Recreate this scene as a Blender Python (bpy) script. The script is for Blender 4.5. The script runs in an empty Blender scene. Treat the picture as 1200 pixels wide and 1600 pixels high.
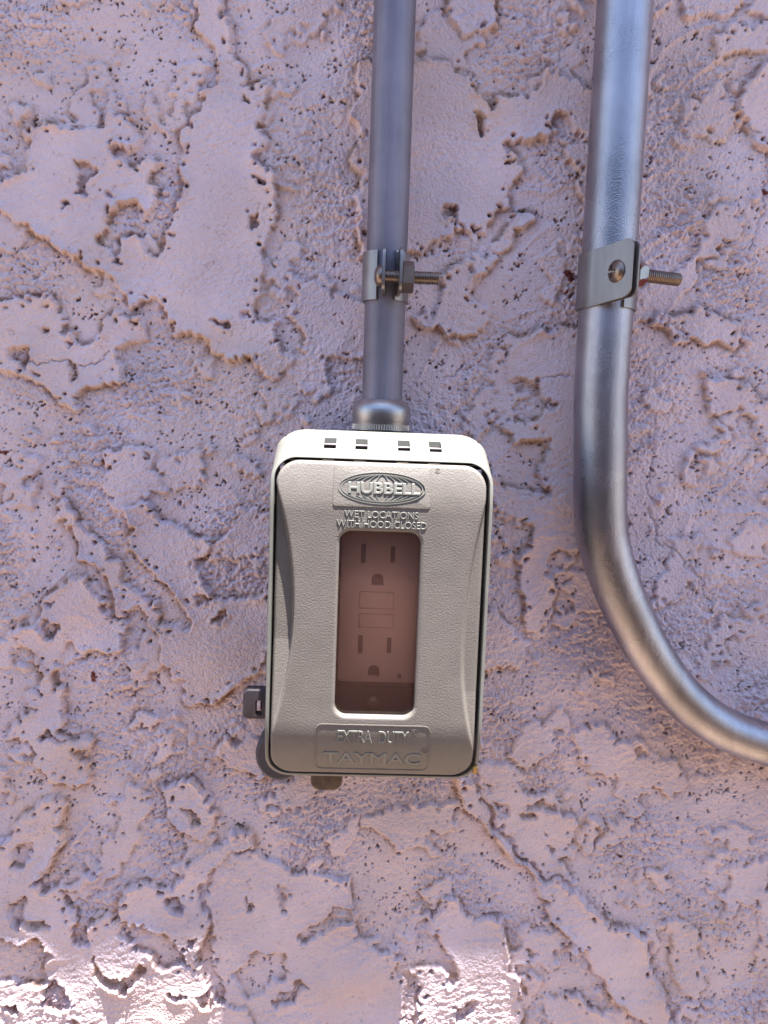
import bpy, bmesh, math, random
import numpy as np
from mathutils import Vector, Matrix

# ------------------------------------------------------------------ camera, sky, sun, exposure
random.seed(7); rng = np.random.default_rng(11)
S = bpy.context.scene; C = S.collection
PIT, YAW, ROL, FPX, DCAM = math.radians(5.785), math.radians(1.859), math.radians(2.091), 1250.0, 372.0
cp, sp, cy, sy = math.cos(PIT), math.sin(PIT), math.cos(YAW), math.sin(YAW)
CF = Vector((sy*cp, cy*cp, -sp)); _r = Vector((cy, -sy, 0)); _u = _r.cross(CF)
CR = _r*math.cos(ROL) + _u*math.sin(ROL); CU = -_r*math.sin(ROL) + _u*math.cos(ROL)
cam = bpy.data.cameras.new('camera'); cam.sensor_fit = 'HORIZONTAL'; cam.sensor_width = 36
cam.lens = FPX*36/1200; cam.clip_start = 0.01; cam.clip_end = 400
co = bpy.data.objects.new('camera', cam); C.objects.link(co)
M = Matrix((CR, CU, -CF)).transposed().to_4x4(); M.translation = Vector((0, -DCAM/1000, 0))
co.matrix_world = M; S.camera = co
S.render.resolution_x, S.render.resolution_y = 768, 1024

KX, KZ = 0.68, 6.6                      # the sun: per mm of depth, mm sideways and mm up
sun_dir = Vector((KX, -1, KZ)).normalized()
W = bpy.data.worlds.new('World'); S.world = W; W.use_nodes = True
nt = W.node_tree; bg = nt.nodes['Background']
sky = nt.nodes.new('ShaderNodeTexSky'); sky.sky_type = 'NISHITA'; sky.sun_disc = False
sky.sun_elevation = math.asin(sun_dir.z); sky.sun_rotation = math.atan2(sun_dir.x, sun_dir.y)
sky.altitude = 300; sky.air_density = 1.0; sky.dust_density = 0.6; sky.ozone_density = 1.0
nt.links.new(sky.outputs[0], bg.inputs[0]); bg.inputs[1].default_value = 0.070
sl = bpy.data.lights.new('sun', 'SUN'); sl.energy = 5.0; sl.angle = math.radians(0.53); sl.color = (1.0, 0.96, 0.88)
so = bpy.data.objects.new('sun', sl); C.objects.link(so)
so.rotation_euler = (-sun_dir).to_track_quat('-Z', 'Y').to_euler(); so.location = (0.4, -1, 3)
vs = S.view_settings; vs.view_transform = 'Standard'; vs.look = 'None'; vs.gamma = 1; vs.use_curve_mapping = False
vs.exposure = 2.6

def at(px, py, d):
    """point (x, z) in mm on the plane d mm in front of the wall"""
    v = CF*FPX + CR*(px-600) + CU*(800-py); t = (DCAM-d)/v.y
    return t*v.x, t*v.z

# ------------------------------------------------------------------ helpers
def tag(o, label=None, cat=None, group=None, kind=None):
    for k, v in (('label', label), ('category', cat), ('group', group), ('kind', kind)):
        if v: o[k] = v
    return o

def empty(name, x, d, z, label, cat, group=None):
    o = bpy.data.objects.new(name, None); C.objects.link(o)
    o.location = (x/1000, -d/1000, z/1000); o.empty_display_size = 0.02
    return tag(o, label, cat, group)

def link(name, me, mat, parent=None, smooth=True, ang=35):
    """me is in world metres; the child keeps its place"""
    o = bpy.data.objects.new(name, me); C.objects.link(o)
    if mat: me.materials.clear(); me.materials.append(mat)
    if smooth:
        me.polygons.foreach_set('use_smooth', [True]*len(me.polygons))
        if ang < 180: me.set_sharp_from_angle(angle=math.radians(ang))
    if parent:
        o.parent = parent
        base = Vector(); p = parent
        while p: base += p.location; p = p.parent
        me.transform(Matrix.Translation(-base))
    return o

def mesh(verts, faces, name='m'):
    """verts as (x, d, z) in mm"""
    me = bpy.data.meshes.new(name)
    me.from_pydata([(v[0]/1000, -v[1]/1000, v[2]/1000) for v in verts], [], faces)
    bm = bmesh.new(); bm.from_mesh(me); bmesh.ops.recalc_face_normals(bm, faces=bm.faces); bm.to_mesh(me); bm.free()
    me.update(); return me

def join(*mes):
    bm = bmesh.new()
    for m in mes: bm.from_mesh(m)
    me = bpy.data.meshes.new('j'); bm.to_mesh(me); bm.free(); return me

def loft(rings, close=True, caps=(False, False)):
    n = len(rings[0]); V = [p for r in rings for p in r]; Fc = []
    for i in range(len(rings)-1):
        for j in range(n if close else n-1):
            a, b = i*n+j, i*n+(j+1) % n
            Fc.append((a, b, b+n, a+n))
    if caps[0]: Fc.append(tuple(range(n))[::-1])
    if caps[1]: Fc.append(tuple(range((len(rings)-1)*n, len(rings)*n)))
    return mesh(V, Fc)

def rrect(x0, x1, z0, z1, d, r=4, rt=None, rtz=None, n=12, dfun=None):
    """rounded rectangle outline, z0 bottom, z1 top; rt/rtz the top corners' radii"""
    rt = rt or r; rtz = rtz or rt; P = []
    for cx, cz, rx, rz, a0 in ((x1-rt, z1-rtz, rt, rtz, 0), (x0+rt, z1-rtz, rt, rtz, 90), (x0+r, z0+r, r, r, 180), (x1-r, z0+r, r, r, 270)):
        for k in range(n+1):
            a = math.radians(a0+90*k/n); P.append([cx+rx*math.cos(a), d, cz+rz*math.sin(a)])
    # split the long sides so that a curved front can follow
    Q = []
    for i, p in enumerate(P):
        q = P[(i+1) % len(P)]; Q.append(p)
        if (i+1) % (n+1) == 0:
            for k in range(1, 24): Q.append([p[0]+(q[0]-p[0])*k/24, d, p[2]+(q[2]-p[2])*k/24])
    if dfun:
        for p in Q: p[1] = dfun(p[2]) + d
    return [tuple(p) for p in Q]

def rbox(x0, x1, z0, z1, d0, d1, r=2, b=0.4, dfun=None):
    """a solid slab with rounded corners and a softened front edge"""
    R = [rrect(x0, x1, z0, z1, d0, r, dfun=dfun), rrect(x0, x1, z0, z1, d1-b, r, dfun=dfun)]
    for k in (1, 2, 3):
        a = math.radians(30*k); e = b*(1-math.cos(a))
        R.append(rrect(x0+e, x1-e, z0+e, z1-e, d1-b+b*math.sin(a), max(r-e, .05), dfun=dfun))
    return loft(R, caps=(True, True))

def frame_axes(ax):
    ax = Vector(ax).normalized(); up = Vector((0, 0, 1)) if abs(ax.z) < .9 else Vector((1, 0, 0))
    a = ax.cross(up).normalized(); return ax, a, ax.cross(a)

def tube(path, rad, n=32, caps=True):
    """path of (x, d, z) mm; rad a number or list"""
    P = [Vector(p) for p in path]; R = rad if hasattr(rad, '__len__') else [rad]*len(P)
    t0 = (P[1]-P[0]).normalized(); _, a, b = frame_axes(t0); rings = []
    for i, p in enumerate(P):
        t = (P[min(i+1, len(P)-1)]-P[max(i-1, 0)]).normalized()
        a = (a - t*a.dot(t)).normalized(); b = t.cross(a)
        rings.append([tuple(p+(a*math.cos(2*math.pi*k/n)+b*math.sin(2*math.pi*k/n))*R[i]) for k in range(n)])
    return loft(rings, caps=(caps, caps))

def lathe(c, ax, prof, n=40, hexa=False, caps=True):
    """prof: (along the axis, radius) mm from c"""
    c = Vector(c); ax, a, b = frame_axes(ax)
    rings = [[tuple(c+ax*h+(a*math.cos(2*math.pi*(k+.5)/n)+b*math.sin(2*math.pi*(k+.5)/n))*r) for k in range(n)] for h, r in prof]
    return loft(rings, caps=(caps, caps))

def boolean(me, cutters):
    o = bpy.data.objects.new('tmp', me); C.objects.link(o); cs = []
    for i, c in enumerate(cutters):
        k = bpy.data.objects.new('cut', c); C.objects.link(k); cs.append(k)
        m = o.modifiers.new('b%d' % i, 'BOOLEAN'); m.operation = 'DIFFERENCE'; m.object = k; m.solver = 'EXACT'
    dg = bpy.context.evaluated_depsgraph_get(); dg.update()
    r = bpy.data.meshes.new_from_object(o.evaluated_get(dg))
    for k in cs+[o]: bpy.data.objects.remove(k)
    return r

def spline(pts, n=14):
    P = [np.array(p, float) for p in pts]; P = [2*P[0]-P[1]]+P+[2*P[-1]-P[-2]]; out = []
    for i in range(1, len(P)-2):
        for k in range(n):
            t = k/n; a, b, c, d = P[i-1:i+3]
            out.append(tuple(.5*((2*b)+(-a+c)*t+(2*a-5*b+4*c-d)*t*t+(-a+3*b-3*c+d)*t**3)))
    out.append(tuple(P[-2])); return out

# ------------------------------------------------------------------ materials
def mat(name, col, rough=.5, metal=0., spec=.5):
    m = bpy.data.materials.new(name); m.use_nodes = True; b = m.node_tree.nodes['Principled BSDF']
    b.inputs['Base Color'].default_value = (*col, 1); b.inputs['Roughness'].default_value = rough
    b.inputs['Metallic'].default_value = metal; b.inputs['Specular IOR Level'].default_value = spec
    return m, m.node_tree, b

def N(t, kind, **kw):
    n = t.nodes.new('ShaderNode'+kind)
    for k, v in kw.items():
        if hasattr(n, k): setattr(n, k, v)
        else: n.inputs[k.replace('_', ' ')].default_value = v
    return n

def noise(t, scale, detail=3, rough=.5, stretch=None):
    tc = N(t, 'TexCoord'); n = N(t, 'TexNoise', Scale=scale, Detail=detail, Roughness=rough)
    if stretch:
        mp = N(t, 'Mapping'); mp.inputs['Scale'].default_value = stretch
        t.links.new(tc.outputs['Object'], mp.inputs[0]); t.links.new(mp.outputs[0], n.inputs['Vector'])
    else: t.links.new(tc.outputs['Object'], n.inputs['Vector'])
    return n

def ramp(t, src, stops):
    r = N(t, 'ValToRGB'); e = r.color_ramp.elements
    while len(e) < len(stops): e.new(.5)
    for q, (p, c) in zip(e, stops):
        q.position = p; q.color = (*c, 1) if hasattr(c, '__len__') else (c, c, c, 1)
    t.links.new(src, r.inputs[0]); return r

def bump(t, b, src, strength, dist, prev=None):
    bp = N(t, 'Bump', Strength=strength, Distance=dist); t.links.new(src, bp.inputs['Height'])
    if prev: t.links.new(prev.outputs[0], bp.inputs['Normal'])
    t.links.new(bp.outputs[0], b.inputs['Normal']); return bp

# painted stucco
m_wall, t, b = mat('painted_stucco', (.6, .5, .5), .82, 0, .2)
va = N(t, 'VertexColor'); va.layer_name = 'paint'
n1 = noise(t, 45, 4, .6)
mx = N(t, 'MixRGB'); mx.blend_type = 'MULTIPLY'; mx.inputs[0].default_value = 1
r1 = ramp(t, n1.outputs[0], [(.3, (.93, .92, .93)), (.7, (1.04, 1.02, 1.0))])
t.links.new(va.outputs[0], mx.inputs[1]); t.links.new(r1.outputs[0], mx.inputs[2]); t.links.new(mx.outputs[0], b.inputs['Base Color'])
tc = N(t, 'TexCoord'); vo = N(t, 'TexVoronoi', Scale=900.0); vo.feature = 'SMOOTH_F1'; vo.inputs['Smoothness'].default_value = .6
t.links.new(tc.outputs['Object'], vo.inputs['Vector'])
iv = N(t, 'Math', operation='SUBTRACT'); iv.inputs[0].default_value = 1; t.links.new(vo.outputs['Distance'], iv.inputs[1])
p1 = bump(t, b, iv.outputs[0], .75, .0006)
n2 = noise(t, 420, 3, .6); p2 = bump(t, b, n2.outputs[0], .7, .0011, p1)

# grey powder-coated hood metal
def hoodpaint(name, col, st, sc=1500, rough=.42):
    m, t, b = mat(name, col, rough, 0, .5)
    n = noise(t, sc, 2, .5); bump(t, b, n.outputs[0], st, .0003)
    n3 = noise(t, 90, 5, .65)
    r = ramp(t, n3.outputs[0], [(.3, tuple(c*.86 for c in col)), (.6, col), (.8, tuple(min(1, c*1.06) for c in col))])
    t.links.new(r.outputs[0], b.inputs['Base Color']); return m
m_lid = hoodpaint('grey_pebbled_paint', (.152, .135, .125), .5)
m_frame = hoodpaint('grey_smooth_paint', (.17, .168, .156), .12, 700, .38)
m_box = hoodpaint('grey_box_paint', (.07, .06, .074), .25, 900, .6)

def galv(name, col, rough, streak, spang):
    m, t, b = mat(name, col, rough, .93, .5)
    n = noise(t, 140, 4, .6, streak); n5 = noise(t, 1500, 3, .7); n6 = noise(t, 28, 4, .6)
    r = ramp(t, n.outputs[0], [(.3, tuple(c*.82 for c in col)), (.7, tuple(min(1, c*1.12) for c in col))])
    r6 = ramp(t, n6.outputs[0], [(.35, .72), (.65, 1.0)])
    mm = N(t, 'MixRGB'); mm.blend_type = 'MULTIPLY'; mm.inputs[0].default_value = 1
    t.links.new(r.outputs[0], mm.inputs[1]); t.links.new(r6.outputs[0], mm.inputs[2]); t.links.new(mm.outputs[0], b.inputs['Base Color'])
    rr = N(t, 'MapRange'); rr.inputs['To Min'].default_value = rough-.06; rr.inputs['To Max'].default_value = rough+.12
    t.links.new(n6.outputs[0], rr.inputs[0]); t.links.new(rr.outputs[0], b.inputs['Roughness'])
    p = bump(t, b, n5.outputs[0], spang, .0002); bump(t, b, n.outputs[0], .25, .00012, p)
    return m
m_thin = galv('dull_galvanised_steel', (.31, .285, .34), .60, (1, 1, .05), .6)
m_thick = galv('galvanised_steel', (.48, .455, .50), .25, (1, 1, .05), 1.0)
m_strap = galv('zinc_strap_steel', (.35, .325, .325), .4, (1, 1, .1), .15)
m_bolt = galv('zinc_bolt_steel', (.33, .255, .215), .33, (1, 1, 1), .3)
m_nutring = galv('die_cast_zinc', (.50, .47, .47), .33, (1, 1, 1), .5)
# nut with red paint on it
m_rednut = galv('zinc_nut_with_red_paint', (.46, .43, .40), .35, (1, 1, 1), .3)
t = m_rednut.node_tree; b = t.nodes['Principled BSDF']; src = b.inputs['Base Color'].links[0].from_socket
nr = noise(t, 260, 2, .5); rr_ = ramp(t, nr.outputs[0], [(.50, 0.), (.55, 1.)])
mm = N(t, 'MixRGB'); t.links.new(rr_.outputs[0], mm.inputs[0]); t.links.new(src, mm.inputs[1]); mm.inputs[2].default_value = (.13, .018, .014, 1)
t.links.new(mm.outputs[0], b.inputs['Base Color'])
iv2 = N(t, 'MapRange'); iv2.inputs['To Min'].default_value = .93; iv2.inputs['To Max'].default_value = 0; t.links.new(rr_.outputs[0], iv2.inputs[0]); t.links.new(iv2.outputs[0], b.inputs['Metallic'])

m_rec, t, b = mat('almond_plastic', (.85, .80, .76), .35)
n = noise(t, 60, 3); r = ramp(t, n.outputs[0], [(.3, (.86, .79, .74)), (.7, (.9, .84, .79))]); t.links.new(r.outputs[0], b.inputs['Base Color'])
m_dark, t, b = mat('dark_cavity_shade', (.012, .008, .008), .5)  # near-black colour puts shade into the slots and the inner shell
n = noise(t, 200, 2); bump(t, b, n.outputs[0], .2, .0002)
m_black, t, b = mat('black_vent_shade', (.008, .006, .006), .7, 0, .2)  # near-black so the sunlit sheets still pass for shade in the vents
n = noise(t, 200, 2); bump(t, b, n.outputs[0], .2, .0002)
m_plate, t, b = mat('dark_inner_plate', (.10, .07, .085), .4)
n = noise(t, 120, 3); bump(t, b, n.outputs[0], .2, .0003)
m_tab, t, b = mat('grey_plastic_tab', (.045, .036, .046), .5)
n = noise(t, 400, 3); bump(t, b, n.outputs[0], .25, .0002)
m_lug, t, b = mat('brown_rusty_lug', (.10, .065, .05), .6)
n = noise(t, 300, 4); r = ramp(t, n.outputs[0], [(.35, (.07, .045, .04)), (.65, (.13, .085, .06))]); t.links.new(r.outputs[0], b.inputs['Base Color'])
m_brass, t, b = mat('brass', (.30, .20, .09), .45, .9)
n = noise(t, 500, 3); bump(t, b, n.outputs[0], .2, .0002)
# smoked clear window
m_pane, t, b = mat('smoked_clear_plastic', (.5, .3, .25), .1)
out = t.nodes['Material Output']; tr = N(t, 'BsdfTransparent'); tr.inputs[0].default_value = (.99, .93, .90, 1)
gl = N(t, 'BsdfGlossy'); gl.inputs['Color'].default_value = (.9, .9, .9, 1); gl.inputs['Roughness'].default_value = .06
fr = N(t, 'Fresnel'); fr.inputs[0].default_value = 1.45; ms = N(t, 'MixShader')
nw = noise(t, 60, 2); bpw = N(t, 'Bump', Strength=.25, Distance=.001); t.links.new(nw.outputs[0], bpw.inputs['Height']); t.links.new(bpw.outputs[0], gl.inputs['Normal'])
tl = N(t, 'BsdfTranslucent'); tl.inputs[0].default_value = (.85, .58, .50, 1); hz_ = N(t, 'MixShader'); hz_.inputs[0].default_value = .32
t.links.new(tr.outputs[0], hz_.inputs[1]); t.links.new(tl.outputs[0], hz_.inputs[2])
t.links.new(fr.outputs[0], ms.inputs[0]); t.links.new(hz_.outputs[0], ms.inputs[1]); t.links.new(gl.outputs[0], ms.inputs[2]); t.links.new(ms.outputs[0], out.inputs[0])

m_ground, t, b = mat('sunlit_tan_ground', (.30, .22, .15), .9)
n = noise(t, 1.5, 6, .6); r = ramp(t, n.outputs[0], [(.3, (.14, .10, .068)), (.7, (.19, .137, .093))]); t.links.new(r.outputs[0], b.inputs['Base Color'])
m_wood, t, b = mat('painted_eave_wood', (.42, .34, .30), .7)
n = noise(t, 12, 4, .6, (.1, 1, 1)); r = ramp(t, n.outputs[0], [(.3, (.36, .29, .26)), (.7, (.46, .38, .34))]); t.links.new(r.outputs[0], b.inputs['Base Color'])

# ------------------------------------------------------------------ ground and eave
gm = mesh([(-60000, -200, -1250), (60000, -200, -1250), (60000, 60000, -1250), (-60000, 60000, -1250)], [(0, 1, 2, 3)])
tag(link('ground', gm, m_ground, smooth=False), kind='structure')
nb = mesh([(x, d, z) for x in (-1900, 1900) for d in (1600, 1750) for z in (-1250, 650)], [(0, 1, 3, 2), (4, 5, 7, 6), (0, 1, 5, 4), (2, 3, 7, 6), (0, 2, 6, 4), (1, 3, 7, 5)])  # added unseen block behind the camera, cuts frontal light, darkens pipe reflections
m_nb, t, b = mat('dark_brown_blocker', (.10, .065, .05), .8)
n = noise(t, 8, 4, .6, (1, 1, .1)); r = ramp(t, n.outputs[0], [(.3, (.075, .05, .04)), (.7, (.13, .085, .065))]); t.links.new(r.outputs[0], b.inputs['Base Color'])
tag(link('added_light_blocker', nb, m_nb, smooth=False), 'added unseen dark brown light-shaping fence standing opposite the stucco wall', 'blocker')
EZ = 600.; e0 = (EZ+289)/KZ; xs = 95+KX*e0; e1 = e0+75
def slab(poly, z0, z1):
    n = len(poly); V = [(x, d, z0) for x, d in poly]+[(x, d, z1) for x, d in poly]
    return mesh(V, [tuple(range(n)), tuple(range(n, 2*n))]+[(i, (i+1) % n, (i+1) % n+n, i+n) for i in range(n)])
ev = slab([(-1500, -60), (1500, -60), (1500, e1), (xs, e1), (xs, e0), (-1500, e0)], EZ, EZ+90)
tag(link('roof_eave', ev, m_wood, smooth=False), 'painted wooden roof eave with a stepped edge shading the wall from above', 'eave')

# ------------------------------------------------------------------ the stucco wall: relief traced, then roughened
G = .5; X0, X1, Z0, Z1 = -310., 390., -405., 315.
gx = np.arange(X0, X1+.01, G); gz = np.arange(Z0, Z1+.01, G); nx, nz = len(gx), len(gz)
PX, PZ = np.meshgrid(gx, gz)
fx = np.fft.rfftfreq(nx, G)[None, :]; fz = np.fft.fftfreq(nz, G)[:, None]
def blur(a, s, sz=None):
    return np.fft.irfft2(np.fft.rfft2(a)*np.exp(-2*(math.pi**2)*((fx*s)**2+(fz*(sz or s))**2)), s=a.shape)
def band(lam, aniso=1., ang=0.):
    """smooth random field, feature size about lam mm, unit variance"""
    ca, sa = math.cos(ang), math.sin(ang); u = (fx*ca+fz*sa)*lam*.35*aniso; v = (-fx*sa+fz*ca)*lam*.35
    a = np.fft.irfft2(np.fft.rfft2(rng.standard_normal((nz, nx)))*np.exp(-2*(math.pi**2)*(u*u+v*v)*1.)*(1-np.exp(-(fx**2+fz**2)*(lam*1.6)**2)), s=(nz, nx))
    return a/a.std()
def raster(px):
    P = np.array([at(x, y, 0) for x, y in px])
    i0, i1 = np.searchsorted(gx, [P[:, 0].min()-6, P[:, 0].max()+6]); j0, j1 = np.searchsorted(gz, [P[:, 1].min()-6, P[:, 1].max()+6])
    X = WX[j0:j1, i0:i1]; Z = WZ[j0:j1, i0:i1]; ins = np.zeros(X.shape, bool)
    for a, b_ in zip(P, np.roll(P, -1, 0)):
        if a[1] == b_[1]: continue
        c = ((a[1] > Z) != (b_[1] > Z)) & (X < (b_[0]-a[0])*(Z-a[1])/(b_[1]-a[1])+a[0]); ins ^= c
    return (slice(j0, j1), slice(i0, i1)), ins
WX = PX + band(10)*1.0 + band(4)*.42 + band(1.6)*.26; WZ = PZ + band(10)*1.0 + band(4)*.42 + band(1.6)*.26

PLAT = [  # (height mm, outline in photo coordinates of the wall plane)
(1.9, [(-60,300),(0,285),(30,275),(42,250),(45,210),(62,200),(68,185),(100,203),(135,205),(158,200),(175,180),(205,183),(210,205),(218,228),(180,232),(175,240),(198,262),(215,257),(245,250),(258,257),(236,268),(233,288),(255,292),(250,315),(233,335),(212,318),(192,312),(183,325),(178,345),(153,365),(160,385),(178,402),(190,398),(193,378),(210,368),(226,378),(232,395),(246,405),(255,385),(260,358),(276,338),(285,315),(288,290),(283,275),(290,250),(286,220),(288,203),(303,190),(318,170),(310,150),(345,137),(385,140),(420,133),(412,155),(420,182),(405,200),(415,222),(400,250),(424,270),(424,295),(432,320),(425,360),(412,390),(415,420),(410,455),(390,480),(400,492),(415,500),(440,505),(430,530),(440,550),(470,560),(450,580),(425,590),(405,580),(385,565),(350,560),(340,545),(325,535),(300,520),(270,520),(258,495),(245,472),(215,480),(200,475),(186,460),(180,440),(165,425),(145,425),(130,408),(105,395),(80,385),(62,368),(50,352),(25,350),(8,335),(-10,322),(-60,318)]),
(1.6, [(308,-60),(308,20),(315,50),(328,65),(338,90),(342,125),(345,140),(385,138),(383,110),(378,95),(360,85),(355,60),(357,30),(350,-10),(350,-60)]),
(1.8, [(705,-60),(703,20),(710,45),(722,60),(738,58),(755,50),(775,40),(770,0),(760,-60)]),
(1.9, [(560,105),(640,100),(670,95),(710,108),(735,125),(740,145),(760,160),(780,150),(800,155),(830,150),(845,135),(850,115),(870,112),(895,125),(915,138),(960,140),(960,220),(913,222),(905,205),(885,190),(865,180),(858,190),(870,210),(845,220),(835,215),(815,230),(800,228),(785,225),(780,235),(805,245),(812,270),(805,290),(795,305),(790,325),(780,335),(765,340),(755,365),(740,370),(720,365),(715,350),(695,370),(675,385),(660,400),(560,400)]),
(1.5, [(795,335),(820,330),(835,340),(830,350),(812,360),(800,385),(790,400),(760,415),(740,440),(735,470),(770,500),(760,520),(730,525),(705,530),(690,510),(650,505),(640,495),(680,495),(690,470),(690,430),(710,415),(740,405),(765,395),(765,375),(780,360)]),
(1.3, [(890,235),(915,225),(945,240),(935,330),(908,310),(905,280),(893,268),(888,250)]),
(1.9, [(805,530),(830,525),(860,518),(960,505),(960,640),(950,800),(880,795),(862,780),(858,760),(845,755),(835,740),(845,720),(860,705),(855,690),(840,685),(800,690),(780,665),(800,665),(830,655),(865,640),(865,630),(850,612),(842,600),(815,590),(790,592),(785,575),(790,555)]),
(1.5, [(760,760),(770,740),(790,760),(810,770),(850,770),(900,800),(945,830),(940,870),(870,860),(855,870),(860,900),(870,920),(860,960),(845,990),(825,985),(815,960),(818,935),(810,920),(815,895),(800,870),(830,855),(825,840),(830,820),(800,810),(775,800)]),
(1.2, [(730,940),(785,960),(800,985),(820,1000),(815,1030),(805,1045),(780,1045),(730,1040)]),
(2.1, [(700,1205),(720,1205),(745,1240),(775,1300),(805,1335),(840,1365),(870,1375),(905,1400),(930,1425),(960,1445),(985,1450),(1005,1465),(1012,1490),(1030,1540),(1050,1590),(1080,1660),(1030,1660),(1000,1590),(960,1560),(925,1510),(905,1480),(880,1460),(870,1440),(865,1420),(840,1400),(838,1370),(810,1345),(780,1325),(765,1290),(735,1265),(722,1235)]),
(1.0, [(790,1190),(815,1235),(830,1240),(870,1245),(875,1265),(900,1290),(890,1310),(850,1320),(900,1380),(860,1370),(820,1340),(780,1290),(740,1225),(760,1190)]),
(1.7, [(200,790),(205,840),(215,865),(235,890),(255,905),(275,930),(290,950),(300,970),(295,985),(275,985),(255,975),(245,945),(215,920),(195,905),(190,880),(180,870),(165,860),(150,840),(135,828),(120,805),(100,780),(85,790),(100,810),(120,835),(122,870),(140,875),(155,890),(170,910),(180,935),(185,960),(195,965),(205,955),(220,955),(230,970),(245,985),(255,1010),(258,1035),(268,1055),(285,1060),(290,1080),(290,1100),(320,1105),(345,1100),(355,1085),(380,1070),(400,1050),(440,1000),(440,900),(400,935),(370,930),(340,935),(325,920),(310,900),(300,870),(330,860),(325,840),(290,825),(255,810),(235,780)]),
(1.6, [(135,915),(130,895),(100,910),(75,925),(70,960),(85,985),(90,1000),(65,985),(50,975),(30,985),(35,1010),(55,1030),(65,1050),(60,1080),(40,1070),(38,1090),(60,1110),(40,1120),(20,1130),(15,1150),(50,1160),(65,1200),(85,1220),(125,1225),(140,1210),(130,1190),(120,1175),(150,1170),(150,1150),(110,1155),(100,1140),(100,1110),(95,1080),(85,1055),(100,1045),(85,1030),(105,1015),(120,1000),(125,1010),(155,1015),(175,1020),(195,1010),(200,975),(180,965),(165,955),(155,930)]),
(1.3, [(200,1130),(215,1118),(255,1120),(245,1135),(235,1142),(210,1137)]),
(1.2, [(198,1035),(212,1025),(232,1035),(228,1050),(210,1052)]),
(1.5, [(345,1170),(355,1145),(375,1160),(400,1150),(430,1160),(430,1200),(395,1215),(350,1190)]),
(1.9, [(-60,1330),(15,1310),(30,1285),(75,1238),(95,1240),(105,1262),(100,1290),(98,1320),(80,1340),(75,1360),(50,1385),(95,1395),(112,1375),(155,1360),(145,1375),(98,1400),(112,1420),(120,1440),(113,1460),(125,1482),(138,1480),(142,1450),(165,1432),(192,1440),(190,1460),(210,1470),(205,1483),(240,1488),(235,1502),(258,1510),(288,1508),(290,1490),(275,1470),(258,1455),(235,1450),(192,1438),(190,1410),(200,1385),(225,1372),(245,1385),(270,1385),(290,1360),(310,1340),(350,1310),(365,1300),(400,1300),(390,1325),(365,1330),(345,1345),(325,1365),(310,1385),(320,1420),(330,1450),(320,1465),(305,1490),(320,1530),(345,1560),(375,1570),(400,1600),(400,1680),(-60,1680)]),
(1.6, [(258,1240),(265,1225),(285,1215),(300,1220),(310,1235),(330,1250),(335,1275),(320,1310),(300,1305),(275,1285),(262,1270)]),
(1.1, [(345,1335),(400,1330),(440,1345),(460,1360),(550,1375),(552,1400),(560,1430),(550,1440),(600,1500),(570,1530),(560,1680),(400,1680),(360,1570),(330,1500),(340,1450),(325,1400)]),
(1.7, [(678,1420),(690,1405),(710,1402),(715,1415),(740,1440),(785,1435),(790,1470),(800,1520),(815,1560),(820,1680),(640,1680),(650,1580),(665,1545),(640,1520),(690,1505),(700,1540),(712,1520),(705,1490),(690,1475),(678,1455)]),
(1.0, [(565,1540),(580,1500),(610,1480),(625,1520),(632,1680),(560,1680)]),
(1.2, [(850,1545),(900,1550),(960,1600),(960,1680),(850,1680)]),
(1.6, [(1165,125),(1190,105),(1260,100),(1260,260),(1180,235),(1165,205),(1155,180),(1160,150)]),
(1.1, [(1055,-60),(1060,10),(1075,30),(1100,20),(1130,28),(1160,10),(1175,-60)]),
(1.0, [(1110,60),(1118,95),(1140,92),(1170,80),(1260,85),(1260,40),(1140,40)]),
(1.6, [(1080,495),(1095,480),(1130,500),(1155,515),(1170,540),(1140,545),(1120,532),(1100,538),(1080,530),(1060,535),(1040,522),(1010,500),(1030,490)]),
(1.2, [(1095,575),(1110,590),(1140,600),(1165,600),(1185,625),(1260,620),(1260,720),(1190,705),(1180,680),(1185,650),(1150,640),(1120,655),(1140,690),(1120,695),(1120,660),(1100,610)]),
(1.5, [(-60,480),(20,470),(75,465),(90,480),(110,500),(120,510),(110,530),(120,540),(145,530),(160,520),(165,500),(180,485),(200,490),(222,490),(230,510),(225,530),(205,540),(190,550),(195,580),(190,595),(183,605),(160,602),(140,605),(130,615),(115,640),(100,635),(70,605),(50,590),(0,580),(-60,580)]),
(1.2, [(465,450),(500,445),(600,480),(600,560),(545,565),(520,555),(510,570),(515,610),(500,630),(480,625),(465,605),(455,590),(440,565),(440,545),(470,535),(470,510),(455,490)]),
(1.1, [(160,710),(190,700),(225,705),(235,730),(250,745),(265,765),(240,775),(225,775),(240,790),(225,800),(200,810),(175,790),(165,750)]),
(1.0, [(18,170),(25,160),(40,165),(38,185),(28,193),(18,185)]),
(1.1, [(1180,1390),(1260,1380),(1260,1480),(1195,1470),(1180,1430)]),
(.9, [(1030,1440),(1060,1430),(1085,1450),(1090,1490),(1100,1530),(1090,1560),(1060,1550),(1045,1500),(1050,1470)]),
(.9, [(930,1120),(1000,1180),(1060,1190),(1075,1225),(1050,1240),(1000,1225),(950,1215),(900,1190),(905,1140)]),
]
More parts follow.
